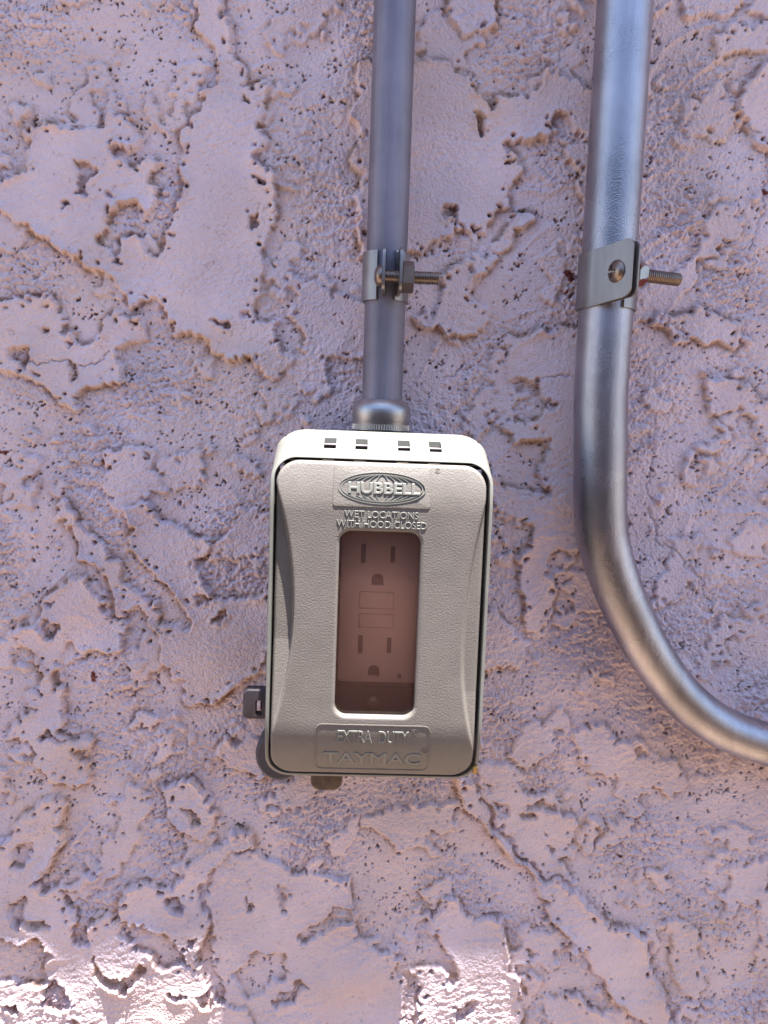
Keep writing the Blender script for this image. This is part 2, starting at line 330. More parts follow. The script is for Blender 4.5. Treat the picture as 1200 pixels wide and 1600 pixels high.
HOLES = [[(115,245),(122,258),(140,262),(152,275),(145,290),(138,310),(117,302),(122,285),(125,268)],[(165,293),(173,290),(178,303),(172,308)],[(95,320),(108,310),(112,320),(98,330)],[(177,413),(184,400),(193,404),(193,414)],[(330,500),(345,503),(365,510),(355,517),(335,508)],[(368,495),(382,493),(382,503),(370,503)],[(390,270),(398,275),(408,290),(395,290)],[(395,335),(410,338),(413,355),(395,362),(390,350)],[(379,157),(388,153),(393,165)],
[(755,155),(765,150),(777,170),(768,173)],[(742,180),(752,183),(758,208),(750,205),(743,190)],[(690,335),(702,325),(718,327),(715,348),(700,345)],[(778,250),(792,248),(783,257)],[(757,345),(775,335),(795,333),(792,358),(770,370),(758,362)],
[(62,1150),(75,1140),(90,1145),(108,1160),(90,1155),(70,1155)],[(15,1335),(20,1320),(50,1318),(42,1350),(15,1357)],[(20,1412),(38,1395),(45,1430),(60,1440),(80,1450),(60,1453),(40,1440),(25,1450),(15,1430)],[(-60,1460),(30,1465),(60,1465),(80,1490),(75,1530),(40,1540),(-60,1530)],[(75,1530),(100,1540),(115,1570),(100,1580),(70,1570)],[(150,1495),(165,1515),(190,1525),(205,1525),(222,1505),(230,1520),(210,1540),(190,1545),(160,1535),(150,1515)],[(258,1405),(265,1400),(285,1400),(288,1415),(275,1420),(260,1412)],[(295,1465),(305,1463),(302,1480)],[(288,1265),(305,1262),(315,1283),(300,1283)],[(262,1545),(285,1548),(292,1556),(270,1555)],[(110,1590),(150,1592),(140,1610),(110,1605)],[(10,1570),(30,1565),(25,1580)],
[(457,1465),(475,1450),(500,1440),(520,1420),(555,1418),(552,1440),(520,1448),(490,1465),(460,1470)],[(385,1495),(400,1485),(420,1483),(450,1490),(450,1520),(420,1540),(385,1560),(370,1540),(355,1520),(380,1515)],[(425,1565),(445,1545),(470,1530),(490,1535),(465,1555),(430,1577)],[(430,1385),(455,1390),(450,1410),(445,1430),(435,1410)],[(380,1400),(397,1420),(385,1425)],[(308,1550),(330,1540),(335,1560),(320,1570)],[(710,1570),(735,1563),(750,1570),(730,1580),(712,1590)],
[(90,520),(100,510),(122,505),(118,515),(95,525)],[(15,545),(38,540),(50,560),(45,575),(20,565)],[(108,568),(122,570),(124,592),(112,592)],[(97,535),(115,535),(108,545)],[(70,515),(76,518),(72,527)],[(460,530),(475,545),(480,560),(465,555)],[(458,620),(490,617),(495,628),(470,628)],
[(755,1220),(770,1225),(768,1245),(757,1240)],[(765,1250),(785,1250),(790,1270),(775,1272)],[(820,1250),(845,1252),(868,1254),(873,1268),(850,1262),(822,1260)],[(812,1268),(830,1265),(842,1280),(820,1282)],[(845,1300),(852,1312),(857,1310)],[(335,970),(345,950),(352,960),(350,975)],[(308,935),(325,935),(330,945),(312,946)],[(65,960),(78,965),(90,990),(80,997),(65,990)]]
CRACKS = [[(1200,230),(1198,290),(1187,340),(1172,385),(1160,410)],[(1157,160),(1160,185),(1172,200),(1190,208)],[(1020,515),(1040,490),(1050,510),(1070,530)],[(1010,790),(1020,820),(1050,860),(1090,900),(1110,950)],[(1175,635),(1180,610),(1195,600)],[(1018,655),(1025,700),(1010,740),(1020,780)],[(40,556),(90,566),(140,568),(175,552)],[(690,800),(840,590),(900,590)][:0] or [(840,588),(870,588),(905,590)],[(690,585),(720,580),(750,568)],[(1182,655),(1188,690),(1192,700)]]

hgt = np.zeros((nz, nx)); msk = np.zeros((nz, nx))
for h, pg in PLAT:
    sl_, ins = raster(pg); w = hgt[sl_]; w[ins] = np.maximum(w[ins], h); hgt[sl_] = w; m_ = msk[sl_]; m_[ins] = 1; msk[sl_] = m_
# smaller procedural smears over the rough ground, more of them outside the traced area
inx, iny = at(600, 800, 0); inside = (PX > -176) & (PX < 226) & (PZ > -306) & (PZ < 205)
lo = band(26, 1.5, .9)+.5*band(9)+.25*band(4)
sm = (lo > np.where(inside, 1.15, .5)); sm = sm & (msk == 0)
hgt[sm] = np.where(inside[sm], .75, 1.6); msk[sm] = 1
bite = (band(2.6)+.6*band(6) > 1.9) & (blur(msk, 3.5) < .86) & (msk > 0)   # broken edges
msk2 = msk.copy(); msk2[bite] = 0
for pg in HOLES:
    sl_, ins = raster(pg); m_ = msk2[sl_]; m_[ins] = 0; msk2[sl_] = m_
H = 1.35*hgt*msk2; Hs = blur(H, .34); Hw = blur(H, 1.7); Hv = blur(H, 3.4)
msoft = np.clip(blur(msk2, .34), 0, 1)
lipn = np.clip(band(16)*.7+.75, .05, 1.9)
relief = Hs + np.clip(Hs-Hw, 0, 3)*1.1*lipn + .55*blur(np.clip(H-Hv, 0, 3), .8)*lipn    # pressed edges stand up as lips
under = np.clip(Hw-Hs, 0, 2)
relief -= under*.75*np.clip(band(7)*.6+.7, 0, 1.5)                # the ground beside them is undercut
rid = np.clip(1-np.abs(band(22, 1.7, .7))*3.2, 0, 1)**1.5*np.clip(band(45)-.1, 0, 1.3)
relief += blur(rid, .4)*.9*(1-.5*msoft) + .42*band(24, 1.3, .6)
rough = .62*band(2.6, 1.25, .25)+.58*band(1.4)+.55*band(6, 1.3, .3)+.30*band(1.0)
patch = np.clip(.7+.55*band(42), .22, 1.5)
smooth = .42*band(3.2, 1.5, .35)+.38*band(1.9, 1.3, .3)+.35*band(11)+.30*band(1.2)
relief += (1-msoft)*rough*.46*patch + msoft*smooth*.22*np.clip(.9+.5*band(45), .35, 1.5) + .35*band(55)
pit = np.clip(.75*band(1.3)+.55*band(2.8)+.5*band(8)-1.93+.35*(1-patch), 0, 1.1)                 # open pinholes between the sand grains
relief -= pit*(1-.9*msoft)*2.2
for cr in CRACKS:
    P = np.array([at(x, y, 0) for x, y in spline(cr, 8)])
    j0, j1 = np.searchsorted(gz, [P[:, 1].min()-5, P[:, 1].max()+5]); i0, i1 = np.searchsorted(gx, [P[:, 0].min()-5, P[:, 0].max()+5])
    dd = np.full((j1-j0, i1-i0), 1e9)
    for a, b_ in zip(P[:-1], P[1:]):
        v = b_-a; X = WX[j0:j1, i0:i1]-a[0]; Z = WZ[j0:j1, i0:i1]-a[1]; tt = np.clip((X*v[0]+Z*v[1])/(v@v+1e-9), 0, 1)
        dd = np.minimum(dd, np.hypot(X-tt*v[0], Z-tt*v[1]))
    relief[j0:j1, i0:i1] -= 1.3*np.exp(-(dd/.45)**2)
fade = np.clip(np.minimum.reduce([PX-X0, X1-PX, PZ-Z0, Z1-PZ])/12, 0, 1); relief = relief*fade*.84
# paint colour: pink, brown dirt caught along broken edges and in pinholes, red drips
paint = np.empty((nz, nx, 3)); base = np.array([.70, .565, .61])
paint[:] = base*(1+.03*band(30)[..., None])
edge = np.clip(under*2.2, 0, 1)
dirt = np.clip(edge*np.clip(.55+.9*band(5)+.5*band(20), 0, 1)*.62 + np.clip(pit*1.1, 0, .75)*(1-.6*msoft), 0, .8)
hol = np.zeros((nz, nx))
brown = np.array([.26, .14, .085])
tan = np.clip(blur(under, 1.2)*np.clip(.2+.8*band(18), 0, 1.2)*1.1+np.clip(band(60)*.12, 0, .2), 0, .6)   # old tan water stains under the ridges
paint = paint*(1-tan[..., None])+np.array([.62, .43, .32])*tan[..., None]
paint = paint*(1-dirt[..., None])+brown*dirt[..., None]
RED = [(500,712,3.4),(166,715,3.2),(226,714,3),(160,725,3),(7,706,4),(94,768,3.2),(148,1056,5.5),(334,683,3),(888,433,6),(888,450,4),(909,388,4),(537,464,3.4),(526,492,3),(537,512,3),(545,466,3),(967,1337,3),(470,445,4),(553,525,2.6),(316,903,2),(1198,300,5),(57,1091,2.5),(908,498,5),(893,462,3)]
for x, y, r_ in RED:
    cx, cz = at(x, y, 0); r_ = r_*.31
    i0, i1 = np.searchsorted(gx, [cx-5, cx+5]); j0, j1 = np.searchsorted(gz, [cz-5, cz+5])
    r_ *= .78; q = np.hypot(WX[j0:j1, i0:i1]-cx, (WZ[j0:j1, i0:i1]-cz)*.8); k = np.clip((r_+.25-q)/.35, 0, 1)[..., None]
    paint[j0:j1, i0:i1] = paint[j0:j1, i0:i1]*(1-k)+np.array([.16, .045, .035])*k

# dense panel + coarse wall around it, one mesh
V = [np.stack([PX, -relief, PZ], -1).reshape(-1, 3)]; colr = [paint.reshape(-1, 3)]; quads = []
ii = (np.arange(nz-1)[:, None]*nx+np.arange(nx-1)[None, :]).reshape(-1)
quads.append(np.stack([ii, ii+1, ii+1+nx, ii+nx], -1)); off = nx*nz
def patchgrid(xa, xb, za, zb, step=5.):
    global off
    ax_ = np.linspace(xa, xb, max(2, int((xb-xa)/step)+1)); az = np.linspace(za, zb, max(2, int((zb-za)/step)+1))
    A, B = np.meshgrid(ax_, az); h = .8*np.sin(A*.11+2*np.sin(B*.05))*np.sin(B*.13+A*.03)+rng.random(A.shape)*.7
    e = (np.abs(A-X0) < .1)|(np.abs(A-X1) < .1)|(np.abs(B-Z0) < .1)|(np.abs(B-Z1) < .1); h[e] = 0
    V.append(np.stack([A, -h, B], -1).reshape(-1, 3)); colr.append(np.tile(base, (A.size, 1)))
    n_, m_ = len(ax_), len(az); k = (np.arange(m_-1)[:, None]*n_+np.arange(n_-1)[None, :]).reshape(-1)+off
    quads.append(np.stack([k, k+1, k+1+n_, k+n_], -1)); off += A.size
patchgrid(-1500, X0, -1250, 640); patchgrid(X1, 1500, -1250, 640); patchgrid(X0, X1, Z1, 640); patchgrid(X0, X1, -1250, Z0)
V = np.concatenate(V)/1000; Q = np.concatenate(quads); colr = np.concatenate(colr)
me = bpy.data.meshes.new('wall'); me.vertices.add(len(V)); me.vertices.foreach_set('co', V.astype(np.float32).ravel())
me.loops.add(Q.size); me.loops.foreach_set('vertex_index', Q.astype(np.int32).ravel())
me.polygons.add(len(Q)); me.polygons.foreach_set('loop_start', np.arange(0, Q.size, 4, dtype=np.int32))
me.polygons.foreach_set('use_smooth', np.ones(len(Q), bool))
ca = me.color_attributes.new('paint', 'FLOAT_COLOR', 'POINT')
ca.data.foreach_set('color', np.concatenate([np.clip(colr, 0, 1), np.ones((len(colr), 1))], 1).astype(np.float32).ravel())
me.update(); me.validate()
wall = bpy.data.objects.new('stucco_wall', me); C.objects.link(wall); me.materials.append(m_wall)
tag(wall, 'rough pink painted stucco wall with smeared plateaus, pits and red paint specks', 'wall')

# ------------------------------------------------------------------ conduits
th = empty('electrical_conduit', 8.6, 17, 22, 'thin straight dull grey steel conduit running up from the outlet box', 'conduit')
link('pipe', tube([(8.2, 17, 598), (8.3, 17, 200), (8.9, 17, 6)], 8.85, 48), m_thin, th)
prof = [(0, 9.6), (0, 9.9), (.4, 10.4), (1.5, 11.6), (2.6, 12.4), (4.2, 12.9), (6.5, 12.95), (9.5, 12.6), (10.6, 12.4), (13.3, 12.35), (13.5, 12.0), (13.5, 9)]
cn = link('compression_nut', lathe((8.8, 17, 13.4), (0, 0, -1), prof, 64), m_nutring, th)
kn = []
for k in range(72):
    a = 2*math.pi*k/72; kn.append(lathe((8.8+12.3*math.cos(a), 17+12.3*math.sin(a), 2.7), (0, 0, -1), [(0, .22), (2.3, .22)], 5))
link('knurled_edge', join(*kn), m_nutring, cn)
link('threaded_collar', lathe((8.8, 17, 0.2), (0, 0, -1), [(h*.35, 10.6 if h % 2 else 10.1) for h in range(26)], 48), m_strap, th)

tk = empty('bent_conduit', 105.5, 17, 60, 'thick shiny steel conduit on the right bending away to the right at its foot', 'conduit')
cl = [at(x, y, 17) for x, y in [(938,700),(938,800),(945,855),(970,930),(1012,1015),(1064,1086),(1124,1134),(1200,1163),(1280,1181)]]
pts = [(105.4, 17, 598), (105.4, 17, 300), (105.5, 17, 120), (105.5, 17, 57), (105.7, 17, 20)]+[(x, 17, z) for x, z in cl]
x_, z_ = cl[-1]; pts += [(x_+40, 17, z_-3), (x_+120, 17, z_-6), (x_+600, 17, z_-18)]
sp_ = spline(pts, 12); rad = []
for p in sp_:
    rad.append(11.7 if p[2] > -40 else max(9.9, 11.7-1.8*min(1, (-40-p[2])/70)))
link('pipe', tube(sp_, rad, 56), m_thick, tk)

# ------------------------------------------------------------------ conduit straps
def plate_mesh(org, u, n, L, t, h0, h1, r=3.5, s0=0., shear=0.):
    """upright plate: from org along u by L, thickness t along n, rounded outer corners, height h0..h1"""
    pr = [(s0, h0), (L-r, h0)]+[(L-r+r*math.sin(math.radians(a)), h0+r-r*math.cos(math.radians(a))) for a in (20, 45, 70, 90)]
    pr += [(L-r+r*math.cos(math.radians(a)), h1-r+r*math.sin(math.radians(a))) for a in (0, 20, 45, 70, 90)]+[(s0, h1)]
    V = []
    for k in (0, 1):
        for a, b_ in pr: V.append((org[0]+u[0]*a+n[0]*t*k, org[1]+u[1]*a+n[1]*t*k, org[2]+b_+shear*a))
    m = len(pr); return mesh(V, [tuple(range(m)), tuple(range(m, 2*m))]+[(i, (i+1) % m, (i+1) % m+m, i+m) for i in range(m)])

def arc_band(cx, cd, r, t, z0, z1, a0, a1, tilt=0., n=48):
    rings = []
    for k in range(n+1):
        a = math.radians(a0+(a1-a0)*k/n); c_, s_ = math.cos(a), math.sin(a); dz = tilt*c_*r
        rings.append([(cx+c_*rr, cd+s_*rr, z+dz) for rr, z in ((r, z0), (r+t, z0), (r+t, z1), (r, z1))])
    return loft(rings, caps=(True, True))

def bolt(c, ax, head_r, nut_at, end, parent, nutmat, rn):
    """a round-head bolt from c along ax with its nut, children of parent"""
    ax = Vector(ax).normalized()
    hd = lathe(Vector(c)-ax*0, -ax, [(0, head_r), (.8, head_r), (1.6, head_r*.93), (2.3, head_r*.78), (2.9, head_r*.5), (3.15, .3)], 40)
    a_, u_, v_ = frame_axes(ax); cut = []
    for w in (u_, v_):
        o = Vector(c)-ax*1.7; o2 = Vector(c)-ax*4.5; q = w.cross(ax)
        vv = [o+w*s1*head_r*.48+q*s2*.42 for s1, s2 in ((-1, -1), (1, -1), (1, 1), (-1, 1))]+[o2+w*s1*head_r*.62+q*s2*.5 for s1, s2 in ((-1, -1), (1, -1), (1, 1), (-1, 1))]
        cut.append(mesh([tuple(p) for p in vv], [(0, 1, 2, 3), (4, 5, 6, 7), (0, 1, 5, 4), (1, 2, 6, 5), (2, 3, 7, 6), (3, 0, 4, 7)]))
    link('screw_head', boolean(hd, cut), m_bolt, parent)
    pr = [(0, 2.2)]; h = 0.
    while h < end:
        pr += [(h, 2.35), (h+.22, 2.75), (h+.5, 2.75), (h+.72, 2.35)]; h += 1.0
    pr += [(end+.3, 2.2), (end+.5, .2)]
    link('threaded_shank', lathe(c, ax, pr, 28), m_bolt, parent)
    nm = lathe(Vector(c)+ax*nut_at, ax, [(0, rn*.93), (.35, rn), (4.6, rn), (5.0, rn*.9), (5.0, 2.4)], 6)
    link('hex_nut', nm, nutmat, parent, ang=20)

SG = 'two steel conduit straps'
zc = at(610, 437, 17)[1]
st = empty('conduit_strap', 8.6, 0, zc, 'narrow steel strap round the thin conduit with an ear each side of its bolt', 'strap', SG)
link('band', arc_band(8.5, 17, 9.0, 1.2, zc-10, zc+10.5, 113, 427), m_strap, st)
for sgn, ox in ((-1, -1.4), (1, 4.6)):
    link('ear', plate_mesh((8.5+ox, 24.2, zc), (sgn*.04, 1, 0), (1, 0, 0), 14.5, 1.2, -8.5, 9.8, 3.8), m_strap, st)
bz = at(640, 433, 32)[1]
bolt((8.5-2.0, 31.5, bz), (1, 0, 0), 4.4, 8.4, 23.6, st, m_bolt, 6.6)

zc = at(946, 440, 17)[1]
s2 = empty('conduit_strap', 105.5, 0, zc, 'wide steel strap on the thick conduit with red paint on its nut', 'strap', SG)
A = math.radians(50); u = (math.cos(A), math.sin(A)); nv = (-math.sin(A), math.cos(A))   # ears leave towards the right and the viewer
link('band', arc_band(105.5, 17, 11.9, 1.1, zc-12.5, zc+11, math.degrees(math.atan2(nv[1], nv[0])), math.degrees(math.atan2(nv[1], nv[0]))+292, .0), m_strap, s2)
o1 = (105.5+nv[0]*11.9, 17+nv[1]*11.9, zc)
link('ear', plate_mesh(o1, u, nv, 19.5, 1.1, -12.5, 11, 3.2, shear=.16), m_strap, s2)
o2 = (105.5+nv[0]*8.6, 17+nv[1]*8.6, zc)
link('ear', plate_mesh(o2, u, nv, 20.5, 1.1, -12, 10.6, 3.2, s0=8.5, shear=.14), m_strap, s2)
hx, hz = at(966, 423, 36)
B_ = math.radians(-17)
bolt((hx+.4, 33.5, hz), (math.cos(B_), math.sin(B_), -.01), 5.0, 7.5, 31, s2, m_rednut, 5.6)

# ------------------------------------------------------------------ the weatherproof outlet
ob = empty('covered_outlet', 9, 0, -135, 'grey metal weatherproof outlet box with a closed hood, raised lettering and a smoked window', 'outlet')
def front(z):
    """depth of the hood's front in mm at height z"""
    z = np.asarray(z, float)
    return 72 - 3.6*np.clip((z+31)/19, 0, 1.2)**2 - 6.8*np.clip((-112-z)/24.5, 0, 1.2)**2
fz_ = lambda z: float(front(z))

link('back_box', rbox(-26, 44, -127, -2.6, 3, 45, 6, 1.5), m_box, ob)
# hood frame: a deep rim that flares back and up at its top, with vents
back = rrect(-34.2, 51.9, -137.4, -.5, 46, 9, rt=13, rtz=10)
R_ = [back, rrect(-33.4, 51.1, -138.8, -9.9, -1.8, 9.5, dfun=fz_)]
for a in (30, 60, 90):
    e = .55*(1-math.cos(math.radians(a))); R_.append(rrect(-33.4+e, 51.1-e, -138.8+e, -9.9-e, -1.8+.55*math.sin(math.radians(a)), 9.5-e, dfun=fz_))
R_ += [rrect(-32.2, 49.9, -137.6, -11.0, -1.25, 8.4, dfun=fz_), rrect(-32.0, 49.7, -137.4, -11.2, -1.6, 8.2, dfun=fz_), rrect(-32.0, 49.7, -137.3, -10.9, -3.5, 8.2, dfun=fz_), rrect(-32.1, 49.8, -136.5, -6.6, -14, 8.6, dfun=fz_),
       rrect(-32.2, 49.9, -135.4, -2.6, 48, 8, rt=11, rtz=8.5), rrect(-32.2, 49.9, -135.4, -2.6, 46, 8, rt=11, rtz=8.5)]
fr_ = loft(R_+[back])
cut = []; vx = []
for px, py in ((516, 692.5), (565, 694.5), (631, 697.5), (680, 699.5)):
    x, z = at(px, py, 56.5); vx.append((x, z))
    cut.append(mesh([(x+a*2.4, 56.5+b_*4.1, z+c*9) for a in (-1, 1) for b_ in (-1, 1) for c in (-1, 1)], [(0, 1, 3, 2), (4, 5, 7, 6), (0, 1, 5, 4), (2, 3, 7, 6), (0, 2, 6, 4), (1, 3, 7, 5)]))
fo = link('hood_frame', boolean(fr_, cut), m_frame, ob, ang=30)
for x, z in vx:
    link('vent_bar', lathe((x-2.6, 55.3, z-.7), (1, 0, 0), [(0, .65), (5.2, .65)], 20), m_plate, fo)
link('inner_shell', rbox(-31.5, 49.2, -131.5, -4.2, 30, 37.5, 8, .5), m_dark, ob)

link('added_baffle', rbox(-30.5, 48.2, -13.8, -12.9, 38, 59.5, .4, .1), m_black, ob)  # added sheet, stops sun through the vents reaching the receptacle
link('added_baffle', rbox(-30.5, 48.2, -12.7, -3.0, 46.1, 46.6, .4, .1), m_black, ob)  # added black sheet, puts dark shade behind the vent holes
# lid
def sd_rr(x, z, x0, x1, z0, z1, r):
    qx = np.abs(x-(x0+x1)/2)-(x1-x0)/2+r; qz = np.abs(z-(z0+z1)/2)-(z1-z0)/2+r
    return np.minimum(np.maximum(qx, qz), 0)+np.hypot(np.maximum(qx, 0), np.maximum(qz, 0))-r
LX0, LX1, LZ0, LZ1 = -31.1, 48.3, -136.2, -12.1
sd_o = lambda x, z: sd_rr(x, z, LX0, LX1, LZ0, LZ1, 8.6)
sd_w = lambda x, z: sd_rr(x, z, -6.7, 24.2, -110.2, -38.0, 4.6)
def arcx(z, za, zb, zm, ins):
    s = np.where(z > zm, (z-zm)/(za-zm), (zm-z)/(zm-zb)); return ins*(1-np.abs(s)**2.0)
def lid_d(x, z):
    d = front(z).copy()
    cl_ = LX0-1.2+arcx(z, -19, -122, -68, 8.6)-x; cr_ = x-(LX1+1.2-arcx(z, -21, -127, -82, 7.4))
    hl = 3.3*np.clip((z+126)/45, .0, 1)*np.clip((-14-z)/8, 0, 1); hr = 2.0*np.clip((z+130)/30, 0, 1)*np.clip((-16-z)/12, 0, 1)
    d -= hl/(1+np.exp(-np.clip((cl_+.2)*8, -30, 30))); d -= hr/(1+np.exp(-np.clip(cr_*5, -30, 30)))
    o = -sd_o(x, z); d -= .75*np.clip(1-o/1.1, 0, 1)**2
    w = sd_w(x, z); d -= .8*np.clip(1-w/1.3, 0, 1)**2
    return d
h = .34; ax_ = np.arange(LX0-.1, LX1+h, h); az = np.arange(LZ0-.1, LZ1+h, h); n_, m_ = len(ax_), len(az)
A, B = np.meshgrid(ax_, az); ca_, cb = A[:-1, :-1]+h/2, B[:-1, :-1]+h/2
keep = (sd_o(ca_, cb) < -h*.3) & (sd_w(ca_, cb) > h*.3)
k = (np.arange(m_-1)[:, None]*n_+np.arange(n_-1)[None, :]); q = np.stack([k, k+1, k+1+n_, k+n_], -1)
cnt = np.zeros(n_*m_, int); np.add.at(cnt, q[keep].ravel(), 1)
bd = ((cnt > 0) & (cnt < 4)).reshape(m_, n_)
for sd in (sd_o, sd_w):
    for it in range(2):
        s = sd(A, B); e = .01; gx_ = (sd(A+e, B)-sd(A-e, B))/(2*e); gz_ = (sd(A, B+e)-sd(A, B-e))/(2*e)
        g = bd & (np.abs(s) < 1.2*h); A = np.where(g, A-s*gx_, A); B = np.where(g, B-s*gz_, B)
Dp = lid_d(A, B); used = cnt > 0; idx = np.cumsum(used)-1
Vv = np.stack([A.ravel(), Dp.ravel(), B.ravel()], -1)[used]; Ff = idx[q[keep]]
lm = mesh([tuple(v) for v in Vv], [tuple(int(i) for i in f_) for f_ in Ff])
bm = bmesh.new(); bm.from_mesh(lm)
be = [e for e in bm.edges if e.is_boundary]
r_ = bmesh.ops.extrude_edge_only(bm, edges=be)
for v in [g for g in r_['geom'] if isinstance(g, bmesh.types.BMVert)]:
    v.co.y += .0045 if sd_w(v.co.x*1000, v.co.z*1000) < 1 else .010
bmesh.ops.recalc_face_normals(bm, faces=bm.faces); bm.to_mesh(lm); bm.free()
lid = link('hood_lid', lm, m_lid, ob, ang=50)
link('window_pane', rbox(-6.95, 24.45, -110.4, -37.8, 68.2, 69.2, 4.6, .1), m_pane, lid)

# raised writing and marks on the lid, following its curve
def conform(me, h):
    for v in me.vertices:
        x, z = v.co.x*1000, v.co.z*1000
        v.co.y = (-fz_(z)-h(-v.co.y*1000))/1000 if callable(h) else v.co.y
    return me
def text(s, x, z, w, hh, ex=.4, bold=0., off=.0, shear=0., base=0.):
    """width w and cap height hh in mm centred at x, z; standing off+ex above the surface"""
    cu = bpy.data.curves.new('t', 'FONT'); cu.body = s; cu.size = 1; cu.extrude = .012; cu.bevel_depth = .03; cu.bevel_resolution = 1; cu.offset = bold-.03; cu.shear = shear; cu.resolution_u = 4
    o = bpy.data.objects.new('t', cu); C.objects.link(o); dg = bpy.context.evaluated_depsgraph_get(); dg.update()
    me = bpy.data.meshes.new_from_object(o.evaluated_get(dg)); bpy.data.objects.remove(o); bpy.data.curves.remove(cu)
    c = np.array([v.co[:] for v in me.vertices]); mn, mx_ = c.min(0), c.max(0)
    for v in me.vertices:
        fx_ = (v.co.x-mn[0])/(mx_[0]-mn[0])-.5; fy = (v.co.y-mn[1])/(mx_[1]-mn[1])-.5; top = (v.co.z-.012)/.03 if v.co.z > .0121 else None
        X_ = x+fx_*w; Z_ = z+fy*hh; v.co = (X_/1000, -(fz_(Z_)+base+(ex*top if top is not None else (-.02 if v.co.z > 0 else -.3)))/1000, Z_/1000)
    bm = bmesh.new(); bm.from_mesh(me); bmesh.ops.recalc_face_normals(bm, faces=bm.faces); bm.to_mesh(me); bm.free()
    return me
def line(P, wd, ex, base=0.):
    """a raised ridge along points (x, z)"""
    P = [Vector(p) for p in P]; rings = []
    for i, p in enumerate(P):
        t_ = (P[min(i+1, len(P)-1)]-P[max(i-1, 0)]).normalized(); n_ = Vector((-t_.y, t_.x))*wd/2; b0 = fz_(p.y)+base
        rings.append([(p.x-n_.x, b0-.3, p.y-n_.y), (p.x-n_.x*.7, b0+ex, p.y-n_.y*.7), (p.x+n_.x*.7, b0+ex, p.y+n_.y*.7), (p.x+n_.x, b0-.3, p.y+n_.y)])
    return loft(rings, caps=(True, True))
def px2(x, y): return at(x, y, 72)
def box_of(x0, y0, x1, y1, d=71.5):
    a = at((x0+x1)/2, (y0+y1)/2, d); b1 = at(x1, (y0+y1)/2, d); b0 = at(x0, (y0+y1)/2, d); c0 = at((x0+x1)/2, y0, d); c1 = at((x0+x1)/2, y1, d)
    return a[0], a[1], b1[0]-b0[0], c0[1]-c1[1]
def reg_mark(x, y, d, r, ex):
    cx, cz = at(x, y, d); a = [(cx+r*math.cos(i*math.pi/12), cz+r*math.sin(i*math.pi/12)) for i in range(25)]
    return join(line(a, .22*r/1.2, ex), text('R', cx, cz, r*.9, r*1.1, ex, .02))
PB = .3
bx, bz_, bw, bh = box_of(521, 725, 673, 793, 70)
link('logo_plate', rbox(bx-bw/2, bx+bw/2, bz_-bh/2, bz_+bh/2-.6, -.6, PB, 1.2, .3, dfun=fz_), m_lid, lid)
cx, cz = at(597, 763, 71); parts = []
rx, rz = 16.4, 5.9
ell = lambda a, b_, s=0, e=360, n=72: [(cx+a*math.cos(math.radians(s+(e-s)*i/n)), cz+b_*math.sin(math.radians(s+(e-s)*i/n))) for i in range(n+1)]
parts += [line(ell(rx, rz), .38, .18, PB), line(ell(rx-1.15, rz-.75), .28, .14, PB)]
for kx in (2.2, 4.9, 7.6, 10.2, 12.7):
    yb = 2.75; s = math.degrees(math.asin(min(.99, yb/(rz-.8))))
    for a0, a1 in ((s, 90), (90, 180-s), (180+s, 270), (270, 360-s)):
        parts.append(line(ell(kx*1.12, rz-.8, a0, a1, 12), .32, .15, PB))
link('globe_emblem', join(*parts), m_frame, lid, ang=40)
x, z, w, hh = box_of(543, 751.5, 656, 770.5); z = cz
link('raised_lettering', text('HUBBELL', x+.2, z, w, 4.4, .32, .04, base=PB), m_frame, lid, ang=40)
x, z, w, hh = box_of(538, 798, 654, 810.5); link('raised_lettering', text('WET LOCATIONS', x, z, w, 2.75, .3, .012), m_frame, lid, ang=40)
x, z, w, hh = box_of(526, 813, 667, 826); link('raised_lettering', text('WITH HOOD CLOSED', x, z, w, 2.75, .3, .012), m_frame, lid, ang=40)
x, z, w, hh = box_of(528, 1141, 638, 1163); link('raised_lettering', text('EXTRA  DUTY', x, z, w+.4, 5.4, .36, .028), m_frame, lid, ang=40)
x, z, w, hh = box_of(505, 1170, 657, 1196, 68); link('raised_lettering', text('TAYMAC', x, z, w, 5.4, .36, .03), m_frame, lid, ang=40)
link('registered_mark', reg_mark(684, 736, 70, .85, .15), m_lid, lid, ang=40)
link('registered_mark', reg_mark(647, 1143, 71, 1.15, .2), m_lid, lid, ang=40)
link('registered_mark', reg_mark(663, 1170, 69, 1.15, .2), m_lid, lid, ang=40)
x0, z0 = at(493, 1200, 67); x1, z1 = at(672, 1134, 71); x0b, _ = at(493, 1160, 71)
brd = [(p[0], p[2]) for p in rrect(x0b, x1, z0, z1, 0, 2.4)]; brd.append(brd[0])
link('label_border', line(brd, .5, .2), m_lid, lid, ang=40)

# receptacle seen through the window
RD = 50.
rec = link('receptacle', None or bpy.data.meshes.new('x'), None, ob, smooth=False)
rx0 = at(530.5, 950, RD)[0]; rzb = at(583, 1066, RD)[1]; face = rbox(rx0, rx0+32.4, rzb, rzb+66, RD-5, RD, 1.8, .6); cuts = []
def cutbox(x, z, w, h_, dome=False, dep=5.5):
    pr = [(-w/2, -h_/2), (w/2, -h_/2)]+([(w/2*math.cos(math.radians(a)), h_/2-w/2+w/2*math.sin(math.radians(a))) for a in range(0, 181, 15)] if dome else [(w/2, h_/2), (-w/2, h_/2)])
    n = len(pr); Vc = [(x+a, RD+.5-dep, z+b_) for a, b_ in pr]+[(x+a, RD+2, z+b_) for a, b_ in pr]
    return mesh(Vc, [tuple(range(n)), tuple(range(n, 2*n))]+[(i, (i+1) % n, (i+1) % n+n, i+n) for i in range(n)])
